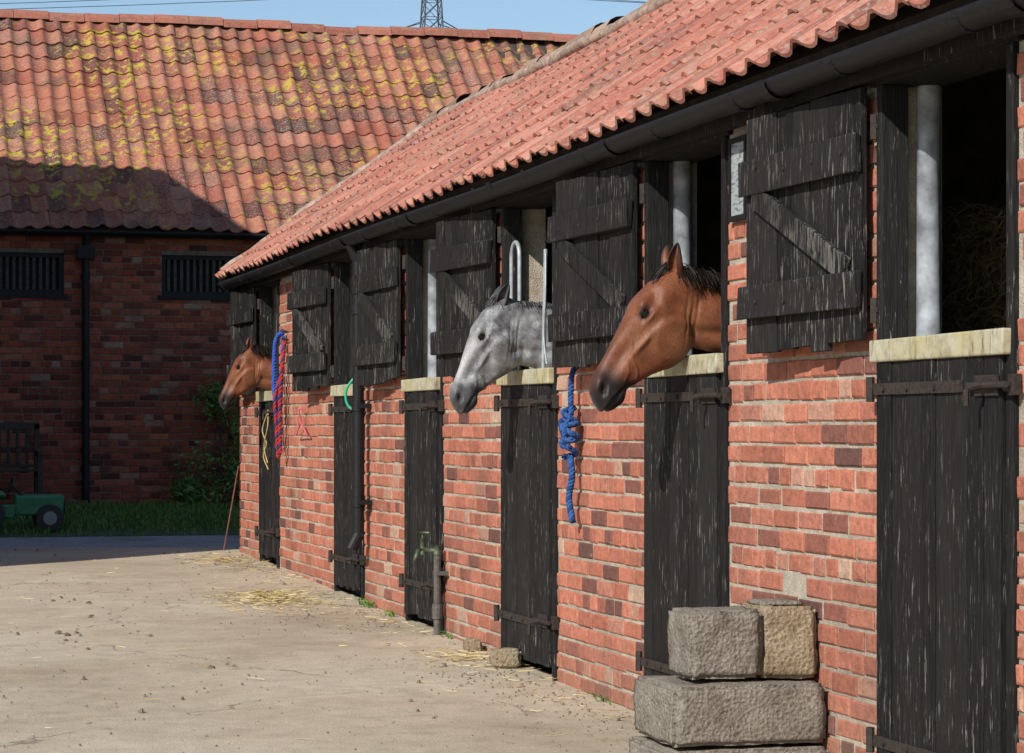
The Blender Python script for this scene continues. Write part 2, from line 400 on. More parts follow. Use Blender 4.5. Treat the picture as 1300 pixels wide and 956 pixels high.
M_ridgetile=tile_mat("ridge_tile_old",[(0,(.24,.18,.15)),(.5,(.36,.22,.16)),(1,(.44,.34,.27))],.4,(.35,.33,.2),1,.7)
mobj("ridge_tiles",V,F,M_ridgetile,ST,False,R)
def lumpy(name,pa,pb,w,h,mat,parent,seg=120,seed=0):
    pa=Vector(pa);pb=Vector(pb);d=(pb-pa).normalized();s=d.cross(Vector((0,0,1))).normalized();u=s.cross(d)
    V=[];F=[];K=8
    for i in range(seg+1):
        c=pa.lerp(pb,i/seg)
        for k in range(K):
            t=2*math.pi*k/K;q=1+.45*mnoise.noise(Vector((c.x*6+seed,c.y*6,c.z*6+k*.9)))
            V.append(c+s*math.cos(t)*w*q+u*math.sin(t)*h*q)
    for i in range(seg):
        for k in range(K): F.append((i*K+k,i*K+(k+1)%K,(i+1)*K+(k+1)%K,(i+1)*K+k))
    return mobj(name,V,F,mat,parent,True)
lumpy("verge_mortar",(ex,Y1+.05,ez+.03),(rx,Y1+.05,rz+.04),.08,.05,M_ridge,ST,60)
lumpy("ridge_mortar",(rx-.13,Y1,rz-.035),(rx-.13,Y0,rz-.035),.06,.045,M_ridge,ST,260,4)
mb=MB();mb.box(-.06,-.02,Y0,Y1+.02,2.27,2.40);
for a,b in doors: mb.box(-.015,.2,a-.04,b+.04,2.262,2.33)
mb.obj("fascia_and_lintels",M_door,ST)
gx,gzz,gr=-.125,2.35,.052
V=[];F=[]
N=80
for j in range(N+1):
    y=Y0+(Y1+.03-Y0)*j/N;dz=.012*mnoise.noise(Vector((y*.3,8,0)))
    for i in range(9):
        t=math.pi+math.pi*i/8;V.append((gx+gr*math.cos(t),y,gzz+dz+gr*math.sin(t)))
for j in range(N):
    for i in range(8): F.append((j*9+i,j*9+i+1,(j+1)*9+i+1,(j+1)*9+i))
o=mobj("gutter",V,F,M_black,ST,True);sm=o.modifiers.new("s",'SOLIDIFY');sm.thickness=.007
mb=MB();y=Y0+.3
while y<Y1:
    for i in range(8):
        t0=math.pi+math.pi*i/8;t1=math.pi+math.pi*(i+1)/8
        mb.cyl((gx+(gr+.006)*math.cos(t0),y,gzz+(gr+.006)*math.sin(t0)),(gx+(gr+.006)*math.cos(t1),y,gzz+(gr+.006)*math.sin(t1)),.008,n=6)
    mb.cyl((gx+.05,y,gzz+.01),(-.05,y,gzz+.03),.008,n=6)
    y+=.92
y=Y0+.9
while y<Y1:
    for i in range(8):
        t0=math.pi+math.pi*i/8;t1=math.pi+math.pi*(i+1)/8;q=gr+.014
        mb.quad(Vector((gx+q*math.cos(t0),y-.04,gzz+q*math.sin(t0))),Vector((gx+q*math.cos(t1),y-.04,gzz+q*math.sin(t1))),Vector((gx+q*math.cos(t1),y+.04,gzz+q*math.sin(t1))),Vector((gx+q*math.cos(t0),y+.04,gzz+q*math.sin(t0))))
    y+=1.84
mb.obj("gutter_brackets",M_black,ST)
lower=MB();leafs=MB();batt=MB();brace=MB();iron=MB();caps=MB();posts=MB();wposts=MB()
angs=[.07,.065,.085,.08,.075,.09,.08]
for di,(a,b) in enumerate(doors):
    g=gz((a+b)/2)
    posts.box(-.012,.082,b-.045,b-.002,g-.05,2.262);posts.box(-.012,.09,a+.002,a+.045,g-.05,2.262)
    ya,yb=a+.05,b-.05;n=8 if b-a>.9 else 7;w=(yb-ya)/n
    for i in range(n):
        dx=random.gauss(0,.0025);lower.box(-.028+dx,.004+dx,ya+i*w+.0024,ya+(i+1)*w-.0024,g+.045+random.uniform(0,.025),1.375)
    for z in(g+.2,.75,1.25): lower.box(.006,.035,ya,yb,z-.05,z+.05)
    caps.box(-.042,.052,a+.012,b-.012,1.37,1.445,jit=.004)
    for z in(1.285,g+.24):
        iron.box(-.037,-.0305,b-.68,b-.01,z-.018,z+.018,jit=.001);iron.cyl((-.04,b-.02,z-.04),(-.04,b-.02,z+.04),.015,n=8)
        for q in(.12,.3,.5): iron.cyl((-.045,b-q,z),(-.03,b-q,z),.009,n=6)
    for z in(1.285,g+.26):
        iron.box(-.036,-.030,a+.05,a+.2,z-.03,z+.03);iron.cyl((-.048,a-.03,z),(-.048,a+.22,z),.010,n=8)
        iron.cyl((-.048,a+.12,z),(-.10,a+.12,z-.012),.008,n=6);iron.cyl((-.1,a+.12,z-.012),(-.1,a+.12,z-.06),.008,n=6)
        iron.box(-.03,-.004,a-.04,a-.005,z-.03,z+.03)
    if di!=3: wposts.cyl((.15,b-.045,1.0),(.15+random.uniform(-.01,.01),b-.03,2.45),.040,.037,16)
    al=angs[di];hy=b+.02;W=min(.90,b-a-.03)
    if di==6: W=.78
    zt,zb=2.262,1.43
    da=Vector((-math.sin(al),math.cos(al),0));do=Vector((-math.cos(al),-math.sin(al),0));H=Vector((-.03,hy,0))
    sag=random.uniform(-.006,.012)
    fn=lambda p,H=H,da=da,do=do:H+da*p.y+do*p.x+Vector((0,0,p.z-sag*p.y))
    n=7;w=W/n
    for i in range(n):
        d=random.gauss(0,.003);leafs.box(.0+d,.024+d,i*w+.0024,(i+1)*w-.0024,zb+random.uniform(-.014,.012)+.018*(i<2),zt+random.uniform(-.006,.004),fn=fn)
    for z,h in((2.05,.060),(1.61,.060)):
        batt.box(.0275,.056,-.005,W+.012,z-h,z+h,fn=fn,jit=.005)
    p0=Vector((.08,1.675));p1=Vector((W-.10,1.985));d=(p1-p0).normalized();q=Vector((-d.y,d.x))*.042
    k=len(brace.v)
    for xx in(.0272,.050):
        for c in(p0-q,p1-q,p1+q,p0+q): brace.v.append(fn(Vector((xx,c.x,c.y))))
    for f in((0,1,2,3),(7,6,5,4),(0,4,5,1),(1,5,6,2),(2,6,7,3),(3,7,4,0)): brace.f.append(tuple(k+i for i in f));brace.r.append(random.random())
    for z in(2.13,1.54):
        P0=fn(Vector((-.012,-.02,z)));iron.cyl(P0-Vector((0,0,.04)),P0+Vector((0,0,.04)),.014,n=8)
        iron.cyl(P0,Vector((-.01,b-.02,z)),.009,n=6)
    for z in(2.05,1.61):
        for q in(.08,.3,.52,.75):
            P=fn(Vector((.056,q,z+random.uniform(-.03,.03))));iron.cyl(P,P+do*.006,.007,n=6)
lower.obj("lower_door_planks",M_door,ST,.003);leafs.obj("upper_leaf_planks",M_leaf,ST,.003)
batt.obj("upper_leaf_battens",M_leaf,ST,.005);brace.obj("upper_leaf_braces",M_leafB,ST,.004)
iron.obj("door_ironmongery",M_rust,ST);caps.obj("lower_door_capping",M_cap,ST,.006)
posts.obj("door_frame_posts",M_door,ST,.004);wposts.obj("whitewashed_inner_posts",M_white,ST,0,True)
mb=MB();y=15.40
mb.cyl((-.075,y,.50),(-.075,y,2.2),.036,n=14);mb.cyl((-.075,y,2.2),(gx,y,2.31),.036,n=14)
mb.cyl((-.075,y,.5),(-.12,y,.41),.038,.04,14)
for z in(.7,1.3,1.9): mb.cyl((-.075,y,z-.03),(-.075,y,z+.03),.043,n=14);mb.box(-.08,-.002,y-.07,y+.07,z-.014,z+.014)
mb.obj("drainpipe",M_black,ST)

# ------------------------------------------------------------ water tap
T=empty("water_tap");M_brass=simple("verdigris_brass",(.09,.12,.08),.6,.5,60,.4,.3);M_pipe=simple("old_lead_pipe",(.10,.09,.08),.75,.2,40,.4,.4)
mb=MB();y=13.40;g=gz(y)
mb.cyl((-.05,y,g-.02),(-.05,y,.50),.020,n=12);mb.cyl((-.05,y,.12),(-.05,y,.2),.028,n=12)
mb.box(-.06,-.001,y-.06,y+.06,.36,.38);mb.obj("riser_pipe",M_pipe,T)
mb=MB()
mb.cyl((-.05,y,.49),(-.15,y+.01,.50),.015,n=12);mb.cyl((-.05,y,.47),(-.05,y,.52),.024,n=10);mb.cyl((-.13,y+.01,.47),(-.13,y+.01,.56),.017,.012,12)
mb.cyl((-.15,y+.01,.50),(-.175,y+.01,.44),.014,.012,12);mb.cyl((-.13,y+.01,.56),(-.13,y+.01,.59),.006,n=8);mb.cyl((-.165,y+.01,.59),(-.095,y+.01,.59),.007,n=8)
mb.obj("tap_body",M_brass,T,0,True)

# ------------------------------------------------------------ ropes etc
M_blue=simple("blue_rope",(.02,.085,.26),.85,0,120,.5,.6);M_blue2=simple("dark_blue_rope",(.012,.035,.13),.85,0,120,.5,.6)
M_red=simple("red_rope",(.36,.02,.02),.8,0,120,.4,.5);M_bblue=simple("bright_blue_rope",(.03,.08,.40),.8,0,120,.4,.5)
M_green=simple("green_plastic_tube",(.03,.36,.2),.4,0,50,.15,.1);M_pink=simple("pink_plastic",(.6,.12,.17),.5,0,50,.15,.1)
M_twine=simple("baler_twine",(.40,.30,.12),.8,0,50,.2,.2)
R1=empty("lead_rope");y=10.83
rope("hanging_rope",[(-.01,y,1.45),(-.045,y,1.41),(-.05,y+.01,1.3),(-.05,y,1.22)],.013,[M_blue,M_blue2,M_blue],R1)
rope("rope_tail",[(-.055,y,1.04),(-.05,y-.012,.95),(-.055,y+.018,.85),(-.045,y-.006,.74)],.015,[M_blue,M_blue2,M_blue],R1)
pts=[]
for i in range(150):
    t=i/149;a=t*2*math.pi*5.5;r=.022+.013*math.sin(math.pi*t);pts.append((-.058+r*math.cos(a)+random.gauss(0,.002),y+r*1.35*math.sin(a)+.008*math.sin(t*9),1.235-.19*t+.02*math.sin(a*.5+1)))
rope("coiled_knot",pts[::3],.0135,[M_blue,M_blue2],R1,3)
rope("knot_loop",[(-.08,y-.03,1.20),(-.09,y-.03,1.13),(-.085,y+.02,1.08),(-.05,y+.045,1.14),(-.06,y+.035,1.22),(-.08,y,1.2)],.012,[M_blue],R1)
rope("knot_wrap",[(-.07,y-.04,1.07),(-.09,y-.01,1.13),(-.09,y+.03,1.19),(-.05,y+.05,1.21)],.012,[M_blue2,M_blue],R1)
mb=MB();mb.cyl((0,y,1.46),(-.03,y,1.46),.008,n=8);mb.obj("hook",M_rust,R1)
R2=empty("lead_rope.001");y=18.33
rope("blue_rope",[(-.03,y+.0,1.86),(-.06,y+.13,1.8),(-.05,y+.2,1.5),(-.05,y+.14,1.12),(-.06,y+.06,1.08),(-.05,y-.02,1.4),(-.03,y,1.84)],.013,[M_bblue,M_blue],R2,8,.07)
rope("blue_rope_b",[(-.03,y+.0,1.88),(-.08,y+.05,1.8),(-.09,y+.06,1.5),(-.08,y+.03,1.3)],.015,[M_bblue,M_blue],R2,8,.07)
mb=MB();mb.cyl((0,y,1.87),(-.05,y,1.88),.009,n=8);mb.obj("hook",M_rust,R2)
R3=empty("lead_rope.002")
rope("red_rope",[(-.03,y-.05,1.80),(-.07,y-.12,1.5),(-.07,y-.08,1.2),(-.06,y-.06,.98)],.015,[M_red,M_red,M_blue2],R3,8,.09)
rope("red_rope_b",[(-.03,y-.02,1.6),(-.09,y+.0,1.4),(-.08,y-.0,1.15),(-.07,y-.0,.96),(-.06,y-.06,.99)],.013,[M_red,M_red,M_blue2],R3,8,.09)
mb=MB();mb.cyl((0,y-.05,1.81),(-.05,y-.05,1.82),.009,n=8);mb.obj("hook",M_rust,R3)
G=empty("green_hose_loop");y=15.66
tube("hose",smoothpath([(-.03,y,1.50),(-.06,y-.02,1.47),(-.10,y,1.40),(-.09,y,1.31),(-.03,y-.03,1.26)],10),.009,M_green,G)
H=empty("pink_coat_hanger");y=17.55
tube("wire",smoothpath([(-.02,y,1.28),(-.05,y,1.30),(-.05,y+.02,1.25),(-.04,y+.02,1.2)],6),.006,M_pink,H)
tube("frame",[(-.04,y+.02,1.20),(-.03,y+.26,1.11),(-.03,y-.22,1.11)],.006,M_pink,H,True)
Tw=empty("baler_twine_loop");y=18.75
tube("twine",smoothpath([(-.05,y+.1,1.3),(-.08,y+.2,1.15),(-.07,y+.08,1.05),(-.08,y+.15,.95),(-.06,y+.05,.85)],8),.005,M_twine,Tw)
tube("twine_b",smoothpath([(-.05,y+.12,1.3),(-.07,y+.02,1.18),(-.08,y+.12,1.02),(-.07,y+.02,.9)],8),.005,M_twine,Tw)
A=empty("anti_weave_grille");a,b=doors[3]
def U(y0,y1,zt,x=-.02):
    return [(x,y0,1.44)]+[(x,y0,zt-.08)]+[(x,(y0+y1)/2+(y0-y1)/2*math.cos(t),zt-.08+.08*math.sin(t)) for t in fr(0,math.pi,10)]+[(x,y1,1.44)]
tube("far_loop",U(b-.38,b-.23,2.07),.011,M_galv,A)
tube("near_bar",[(-.02,a+.16,1.44),(-.02,a+.12,2.0)],.010,M_galv,A)
tube("near_chain",smoothpath([(-.02,a+.12,2.0),(-.03,a+.09,1.8),(-.035,a+.10,1.6),(-.03,a+.07,1.46)],6),.005,M_galv,A)
def sign_mat():
    m,nt,b=newmat("faded_notice");c=coord(nt,(1,6,26));n=noi(nt,c,3,3,.6)
    fin(nt,b,ramp(nt,n,[(.40,(.12,.14,.15)),(.5,(.30,.34,.34)),(1,(.42,.45,.43))],'LINEAR'),.6);return m
M_sign=sign_mat()
S=empty("notice_sign");mb=MB();mb.box(-.014,-.004,8.72,8.86,1.95,2.22);mb.obj("plate",M_sign,S,.002)
mb=MB();mb.box(-.018,-.005,8.70,8.88,1.93,1.95);mb.box(-.018,-.005,8.70,8.88,2.22,2.24);mb.box(-.018,-.005,8.86,8.88,1.951,2.219);mb.box(-.018,-.005,8.70,8.72,1.951,2.219);mb.obj("frame",M_black,S)
S=empty("notice_sign.001");mb=MB();mb.box(-.014,-.004,17.85,18.05,1.95,2.15);mb.obj("plate",M_sign,S,.002)
mb=MB();mb.box(-.018,-.005,17.84,18.06,2.15,2.16);mb.obj("frame",M_black,S)

# ------------------------------------------------------------ stone mounting block
SB=empty("stone_mounting_block")
def rock(name,x0,x1,y0,y1,z0,z1,mat,amp=.012,n=14,seed=0,bv=.03):
    import bmesh
    c=Vector(((x0+x1)/2,(y0+y1)/2,(z0+z1)/2));s=Vector((x1-x0,y1-y0,z1-z0))
    bm=bmesh.new();bmesh.ops.create_cube(bm,size=1)
    for v in bm.verts: v.co=Vector((v.co.x*s.x,v.co.y*s.y,v.co.z*s.z))
    bmesh.ops.bevel(bm,geom=list(bm.edges),offset=min(bv*.4,min(s)*.2),segments=2,affect='EDGES')
    bmesh.ops.subdivide_edges(bm,edges=list(bm.edges),cuts=n,use_grid_fill=True)
    for v in bm.verts:
        p=v.co.copy();q=p+c
        d=amp*(mnoise.noise(q*7+Vector((seed,0,0)))*1.0+.5*mnoise.noise(q*25)+.35*mnoise.noise(q*80))
        v.co=q+p.normalized()*d
    me=bpy.data.meshes.new(name);bm.to_mesh(me);bm.free();me.materials.append(mat)
    me.polygons.foreach_set("use_smooth",[True]*len(me.polygons))
    o=bpy.data.objects.new(name,me);COL.objects.link(o);o.parent=SB;return o
rock("top_block_outer",-.475,-.222,8.0,8.25,.315,.545,M_stoneD,.010,14,1)
rock("top_block_inner",-.215,-.012,8.02,8.26,.315,.555,M_stone,.012,14,5)
rock("lower_slab",-.56,-.012,7.93,8.36,.10,.30,M_stoneD,.012,16,9)
rock("base_slab",-.57,-.012,7.92,8.38,-.10,.085,M_stoneD,.012,16,17)
rock("loose_slate",-.2,-.05,8.05,8.2,.557,.571,M_stoneD,.004,6,21)
SB=empty("loose_rubble");rock("rubble",-.15,-.03,11.75,11.92,.0,.09,M_stone,.012,8,31);rock("rubble_b",-.10,-.03,12.5,12.62,.01,.08,M_stone,.012,8,41)

# ------------------------------------------------------------ hay in store
HS=empty("hay_stack")
mb=MB();
for k in range(4): mb.box(.76,1.7,8.0,8.75,-.05+k*.48,.42+k*.48,jit=.03)
mb.obj("bales",M_hay,HS,.08)
it=[]
for i in range(8000):
    f=random.random()
    if f<.5: p=(.75-abs(random.gauss(0,.04)),random.uniform(7.95,8.8),random.uniform(.8,1.95))
    elif f<.75: p=(random.uniform(.75,1.7),7.98-abs(random.gauss(0,.04)),random.uniform(.8,1.95))
    else:
        x=random.uniform(.75,1.7);p=(x,random.uniform(7.9,8.8),1.86+.2*random.random()*math.sin((x-.75)/.95*3.1))
    it.append((p,(random.uniform(-1,1),random.uniform(-1,1),random.uniform(-1,.6)),random.uniform(.04,.14),.003,(0,0,-.3)))
ribbons("loose_hay",it,M_hay,HS)

# ------------------------------------------------------------ BACK BARN
BB=empty("brick_barn");YB=29.2
wins=[(-1.52,-.65,2.70,3.17),(.47,1.34,2.70,3.17),(2.6,3.5,2.70,3.17)]
XO=-6.0;bops=[(a-XO,b-XO,c,d) for a,b,c,d in wins]
brick_wall("front_brickwork",(XO,YB,0),(1,0,0),(0,-1,0),17,-.1,3.42,bops,M_brickB,BB)
mb=MB();yy0,yy1=YB+.008,YB+.3
mb.box(XO,11,yy0,yy1,-.3,2.70);mb.box(XO,11,yy0,yy1,3.17,3.45)
xs=[XO]+[v for w in wins for v in w[:2]]+[11]
for i in range(0,len(xs),2): mb.box(xs[i],xs[i+1],yy0,yy1,2.701,3.169)
mb.obj("wall_core",M_mortarB,BB)
mb=MB();mb.box(XO,11,36.2,36.5,-.3,3.45);mb.box(XO,XO+.3,YB+.31,36.2,-.3,3.45);mb.box(10.7,11,YB+.31,36.2,-.3,3.45);mb.obj("rear_walls",M_mortarB,BB)
mb=MB();sl_=MB()
for a,b,c,d in wins:
    mb.box(a,b,YB+.04,YB+.10,c,c+.05);mb.box(a,b,YB+.04,YB+.10,d-.05,d);mb.box(a,a+.05,YB+.04,YB+.10,c+.05,d-.05);mb.box(b-.05,b,YB+.04,YB+.10,c+.05,d-.05)
    mb.box(a-.05,b+.05,YB-.02,YB+.03,c-.05,c-.002)
    x=a+.07
    while x<b-.06: sl_.box(x,x+.035,YB+.05,YB+.085,c+.05,d-.05);x+=.075
    mb.box(a,b,YB+.2,YB+.22,c,d)
mb.obj("window_frames",M_black,BB);sl_.obj("window_slats",M_brace,BB)
e=Vector((0,YB-.15,3.44));rg=Vector((0,32.7,6.39));s=(rg-e);LB=s.length;s.normalize();nB=Vector((0,-s.z,s.y))
pantiles("roof_pantiles",(-4.3,e.y,e.z),(1,0,0),s,nB,15,LB,.205,LB/15,M_tileB,BB,.06,20)
P=[e+nB*-.01,rg+nB*-.01,Vector((0,36.5,3.4)),Vector((0,36.5,3.3)),rg-nB*.1,e-nB*.06]
V=[Vector((x,p.y,p.z)) for x in(XO,11) for p in P]
F=[(0,1,4,5),(1,2,3,4),(11,10,7,6),(10,9,8,7)]+[(i,i+6,(i+1)%6+6,(i+1)%6) for i in range(6)]
mobj("roof_boarding",V,F,M_timber,BB)
V=[];F=[];R=[];x=-5
while x<11:
    b=len(V);r=random.random();dz=.04*mnoise.noise(Vector((x*.5,1,0)))+random.gauss(0,.010)
    for xx in(x,x+.44):
        for i in range(7):
            t=math.pi*i/6;V.append((xx,rg.y+.15*math.cos(t),rg.z-.02+dz+.13*math.sin(t)))
    for i in range(6): F.append((b+i,b+i+1,b+7+i+1,b+7+i));R.append(r)
    F.append(tuple(b+i for i in range(7)));R.append(r);x+=.447
M_ridgeR=tile_mat("red_ridge_tile",[(0,(.28,.09,.06)),(1,(.40,.15,.10))],.3,(.4,.36,.2),.5,.4)
mobj("ridge_tiles",V,F,M_ridgeR,BB,False,R)
mb=MB()
N=40
V=[];F=[]
for j in range(N+1):
    x=XO+17*j/N
    for i in range(9):
        t=math.pi+math.pi*i/8;V.append((x,YB-.15+.06*math.cos(t),3.42+.06*math.sin(t)))
for j in range(N):
    for i in range(8): F.append((j*9+i,j*9+i+1,(j+1)*9+i+1,(j+1)*9+i))
o=mobj("gutter",V,F,M_black,BB,True);sm=o.modifiers.new("s",'SOLIDIFY');sm.thickness=.008
xp=-.41;g=gz(YB)
mb.cyl((xp,YB-.07,g+.1),(xp,YB-.07,3.1),.042,n=14);mb.cyl((xp,YB-.07,3.1),(xp,YB-.15,3.38),.042,n=14);mb.cyl((xp,YB-.07,g+.1),(xp,YB-.16,g+.03),.044,n=14)
for z in(.9,1.9,2.9): mb.cyl((xp,YB-.07,z-.04),(xp,YB-.07,z+.04),.052,n=14)
mb.box(xp-.1,xp+.1,YB-.16,YB-.01,3.1,3.25)
mb.obj("drainpipe",M_black,BB)

# unseen barn added at left, outline shaped to shade back roof and yard
TB=empty("shadow_barn")
m,nt,b=newmat("barn_brickwork")
bt=nd(nt,'ShaderNodeTexBrick',{'Color1':(.30,.09,.05,1),'Color2':(.2,.06,.04,1),'Mortar':(.25,.2,.16,1),'Scale':1.0,'Mortar Size':.012,'Brick Width':.225,'Row Height':.075})
tcx=nd(nt,'ShaderNodeTexCoord');sx=nd(nt,'ShaderNodeSeparateXYZ',{0:tcx.outputs['Object']});cx=nd(nt,'ShaderNodeCombineXYZ',{0:mth(nt,'ADD',sx.outputs[0],sx.outputs[1]),1:sx.outputs[2]})
nt.links.new(cx.outputs[0],bt.inputs['Vector']);fin(nt,b,bt.outputs[0],.9)
prof=[(17.5,-.3),(17.5,8.2),(26.2,8.2),(27.4,7.0),(28.9,6.1),(28.9,-.3)]
V=[(x,y,z) for x in(-11,-4) for y,z in prof];F=[(0,1,2,3,4,5),(11,10,9,8,7,6)]+[(i,(i+1)%6,(i+1)%6+6,i+6) for i in range(6)]
mobj("walls",V,F,m,TB)
V=[(-11.3,17.2,8.21),(-3.95,17.45,8.21),(-3.95,26.2,8.21),(-11.3,26.2,8.21),(-7.5,17.2,9.6),(-7.5,24,9.6)]
mobj("roof",V,[(0,4,5,3),(1,2,5,4),(0,1,4),(3,5,2),(0,3,2,1)],M_tileB,TB)
mb=MB()
for y in(19,21.5,24): 
    for z in(1.0,4.5): mb.box(-4.0+.002,-3.97,y-.5,y+.5,z,z+1.2)
mb.obj("windows",M_black,TB)

# ------------------------------------------------------------ shrub, bench, toy tractor
SH=empty("climbing_shrub");M_leafg=rndmat("shrub_leaves",[(0,(.04,.09,.02)),(.6,(.11,.20,.04)),(1,(.20,.28,.08))],.5)
V=[];F=[];R=[]
cl=[(Vector((.95,28.8,.55)),.42),(Vector((1.25,28.85,.7)),.42),(Vector((1.35,28.9,1.15)),.36),(Vector((1.1,28.95,1.5)),.26),(Vector((1.6,28.8,.6)),.4),(Vector((1.5,28.95,1.8)),.25),(Vector((.7,28.9,.42)),.25)]
for i in range(4600):
    c,r=random.choice(cl);p=c+Vector((random.gauss(0,.45),random.gauss(0,.3),random.gauss(0,.5)))*r
    if mnoise.noise(p*4)<-.15: continue
    p.y=min(p.y,YB-.03)
    a=Vector((random.gauss(0,1),random.gauss(0,1),random.gauss(0,1))).normalized();b_=a.orthogonal().normalized();s_=random.uniform(.018,.04)
    k=len(V);V+=[p-a*s_,p+b_*s_*.5,p+a*s_,p-b_*s_*.5];F.append((k,k+1,k+2,k+3));R.append(random.random())
mobj("leaves",V,F,M_leafg,SH,False,R)
for i in range(7):
    x=1.3+random.uniform(-.3,.3);tube("stem",smoothpath([(1.35,28.95,gz(29)),(x,28.95,.8),(x+random.uniform(-.2,.2),29.1,1.6)],6),.008,M_timber,SH)
M_cane=simple("weathered_cane",(.20,.07,.05),.8,0,30,.3,.2)
tube("leaning_stick",[(-.1,20.75,gz(20.7)),(.0,20.6,.85)],.006,M_cane,None).name="leaning_cane"
it=[]
for cy,nn_ in((15.35,40),(15.25,30),(14.6,18),(13.2,16),(10.4,10)):
    for i in range(nn_):
        y=cy+random.gauss(0,.06);it.append(((-.02-abs(random.gauss(0,.02)),y,gz(y)),(random.uniform(-.8,.3),random.uniform(-.7,.7),1),random.uniform(.03,.09),.004,(random.uniform(-.4,.1),random.uniform(-.3,.3),-.3)))
for i in range(60): it.append(((ex+.02,Y1+.02+random.gauss(0,.06),2.38),(random.uniform(-1,.2),random.uniform(-.7,.7),1),random.uniform(.04,.12),.006,(0,0,-.3)))
ribbons("wall_weeds",it,M_grass)
BE=empty("wooden_bench");mb=MB();bx,by=-2.35,27.9;g=gz(by)
for x in(bx,bx+1.3):
    mb.box(x,x+.06,by,by+.06,g,g+.62);mb.box(x,x+.06,by+.45,by+.51,g,g+.95);mb.box(x,x+.06,by-.02,by+.5,g+.6,g+.65);mb.box(x+.01,x+.05,by+.06,by+.45,g+.36,g+.41)
for i in range(5): mb.box(bx-.02,bx+1.38,by+.01+i*.09,by+.08+i*.09,g+.42,g+.445)
for i in range(12): mb.box(bx+.1+i*.1,bx+.14+i*.1,by+.46,by+.49,g+.5,g+.88)
mb.box(bx,bx+1.36,by+.45,by+.5,g+.88,g+.96);mb.box(bx+.06,bx+1.3,by+.455,by+.495,g+.46,g+.5)
mb.obj("frame_and_slats",M_timber,BE,.006)
TT=empty("toy_tractor");M_tg=simple("green_toy_plastic",(.03,.20,.09),.4,0,30,.2,.1);M_tyre=simple("black_plastic_tyre",(.02,.02,.022),.6,0,40,.3,.3);M_hub=simple("grey_hub",(.25,.26,.27),.5,0,30,.2,.1)
tx,ty=-1.42,24.05;g=gz(ty)
def wheel(x,y,r,w):
    mb=MB();mb.cyl((x,y-w,g+r),(x,y+w,g+r),r,n=24);
    for i in range(16):
        t=2*math.pi*i/16;mb.box(-.006,.006,-w,w,r-.004,r+.012,fn=lambda p,t=t:Vector((x+p.z*math.sin(t)+p.x*math.cos(t),y+p.y,g+r+p.z*math.cos(t)-p.x*math.sin(t))))
    mb.obj("wheel",M_tyre,TT,.006)
    mb=MB();mb.cyl((x,y-w-.012,g+r),(x,y+w+.012,g+r),r*.5,n=18);mb.obj("hub",M_hub,TT,.004)
for y in(ty-.2,ty+.2): wheel(tx+.16,y,.12,.04);wheel(tx-.42,y,.16,.05)
mb=MB()
mb.box(tx-.15,tx+.30,ty-.12,ty+.12,g+.15,g+.33,jit=.015);mb.box(tx-.62,tx-.15,ty-.15,ty+.15,g+.12,g+.24,jit=.01)
mb.box(tx-.62,tx-.24,ty-.27,ty-.15,g+.31,g+.36,jit=.01);mb.box(tx-.62,tx-.24,ty+.15,ty+.27,g+.31,g+.36,jit=.01)
mb.obj("body",M_tg,TT,.03)
mb=MB();mb.box(tx-.56,tx-.32,ty-.12,ty+.12,g+.25,g+.30);mb.box(tx-.60,tx-.55,ty-.12,ty+.12,g+.28,g+.50);mb.box(tx+.301,tx+.315,ty-.1,ty+.1,g+.17,g+.30);mb.obj("seat_and_grille",M_tyre,TT,.02)
tube("steering_wheel",[(tx-.18+.03*math.cos(t),ty+.09*math.sin(t),g+.43+.07*math.cos(t)) for t in fr(0,6.0,16)],.010,M_tyre,TT,True)
tube("steering_column",[(tx-.05,ty,g+.30),(tx-.18,ty,g+.43)],.012,M_tyre,TT)

# ------------------------------------------------------------ pylon
PY=empty("electricity_pylon");M_steel=simple("pylon_steel",(.07,.085,.10),.6,.4,1,.1,0)
mb=MB();px_,py_=66.2,292.0
def hw(z): return 4.2*(1-z/46)+1.15 if z<46 else 1.15*(1-(z-46)/22)+.12
zs=[0,8,15,21,26.5,31,35,38.5,41.5,44,46,48,50,52,54,56,58,60,62,64]
for i in range(len(zs)-1):
    a,b=zs[i],zs[i+1];A_=hw(a);B_=hw(b)
    ca=[Vector((px_+sx*A_,py_+sy*A_,a)) for sx,sy in((-1,-1),(1,-1),(1,1),(-1,1))];cb=[Vector((px_+sx*B_,py_+sy*B_,b)) for sx,sy in((-1,-1),(1,-1),(1,1),(-1,1))]
    for k in range(4):
        j=(k+1)%4;mb.cyl(ca[k],cb[k],.10,n=5);mb.cyl(ca[k],cb[j],.05,n=4);mb.cyl(ca[j],cb[k],.05,n=4);mb.cyl(cb[k],cb[j],.05,n=4)
for z,w in((48.3,3.6),(54.5,4.4),(60,3.4)):
    for s_ in(-1,1):
        t_=Vector((px_+s_*w,py_,z+.3));h=hw(z)
        for sy in(-1,1):
            mb.cyl((px_+s_*h,py_+sy*h,z),t_,.07,n=4);mb.cyl((px_+s_*h,py_+sy*h,z+1.2),t_,.07,n=4)
        mb.cyl(t_,t_-Vector((0,0,1.2)),.08,n=5)
mb.obj("lattice",M_steel,PY)
PL=empty("power_lines")
for z,w in((48.3,3.6),(54.5,4.4),(60,3.4)):
    for s_ in(-1,1):
        for (qx,qy) in((-260,330),(330,190)):
            p0=Vector((px_+s_*w,py_,z-.9));p1=Vector((qx+s_*w,qy,z-.9+1));pts=[]
            for t in fr(0,1,24):
                p=p0.lerp(p1,t);p.z-=4*7*t*(1-t);pts.append(p)
            tube("cable",pts,.04,M_steel,PL,res=0)

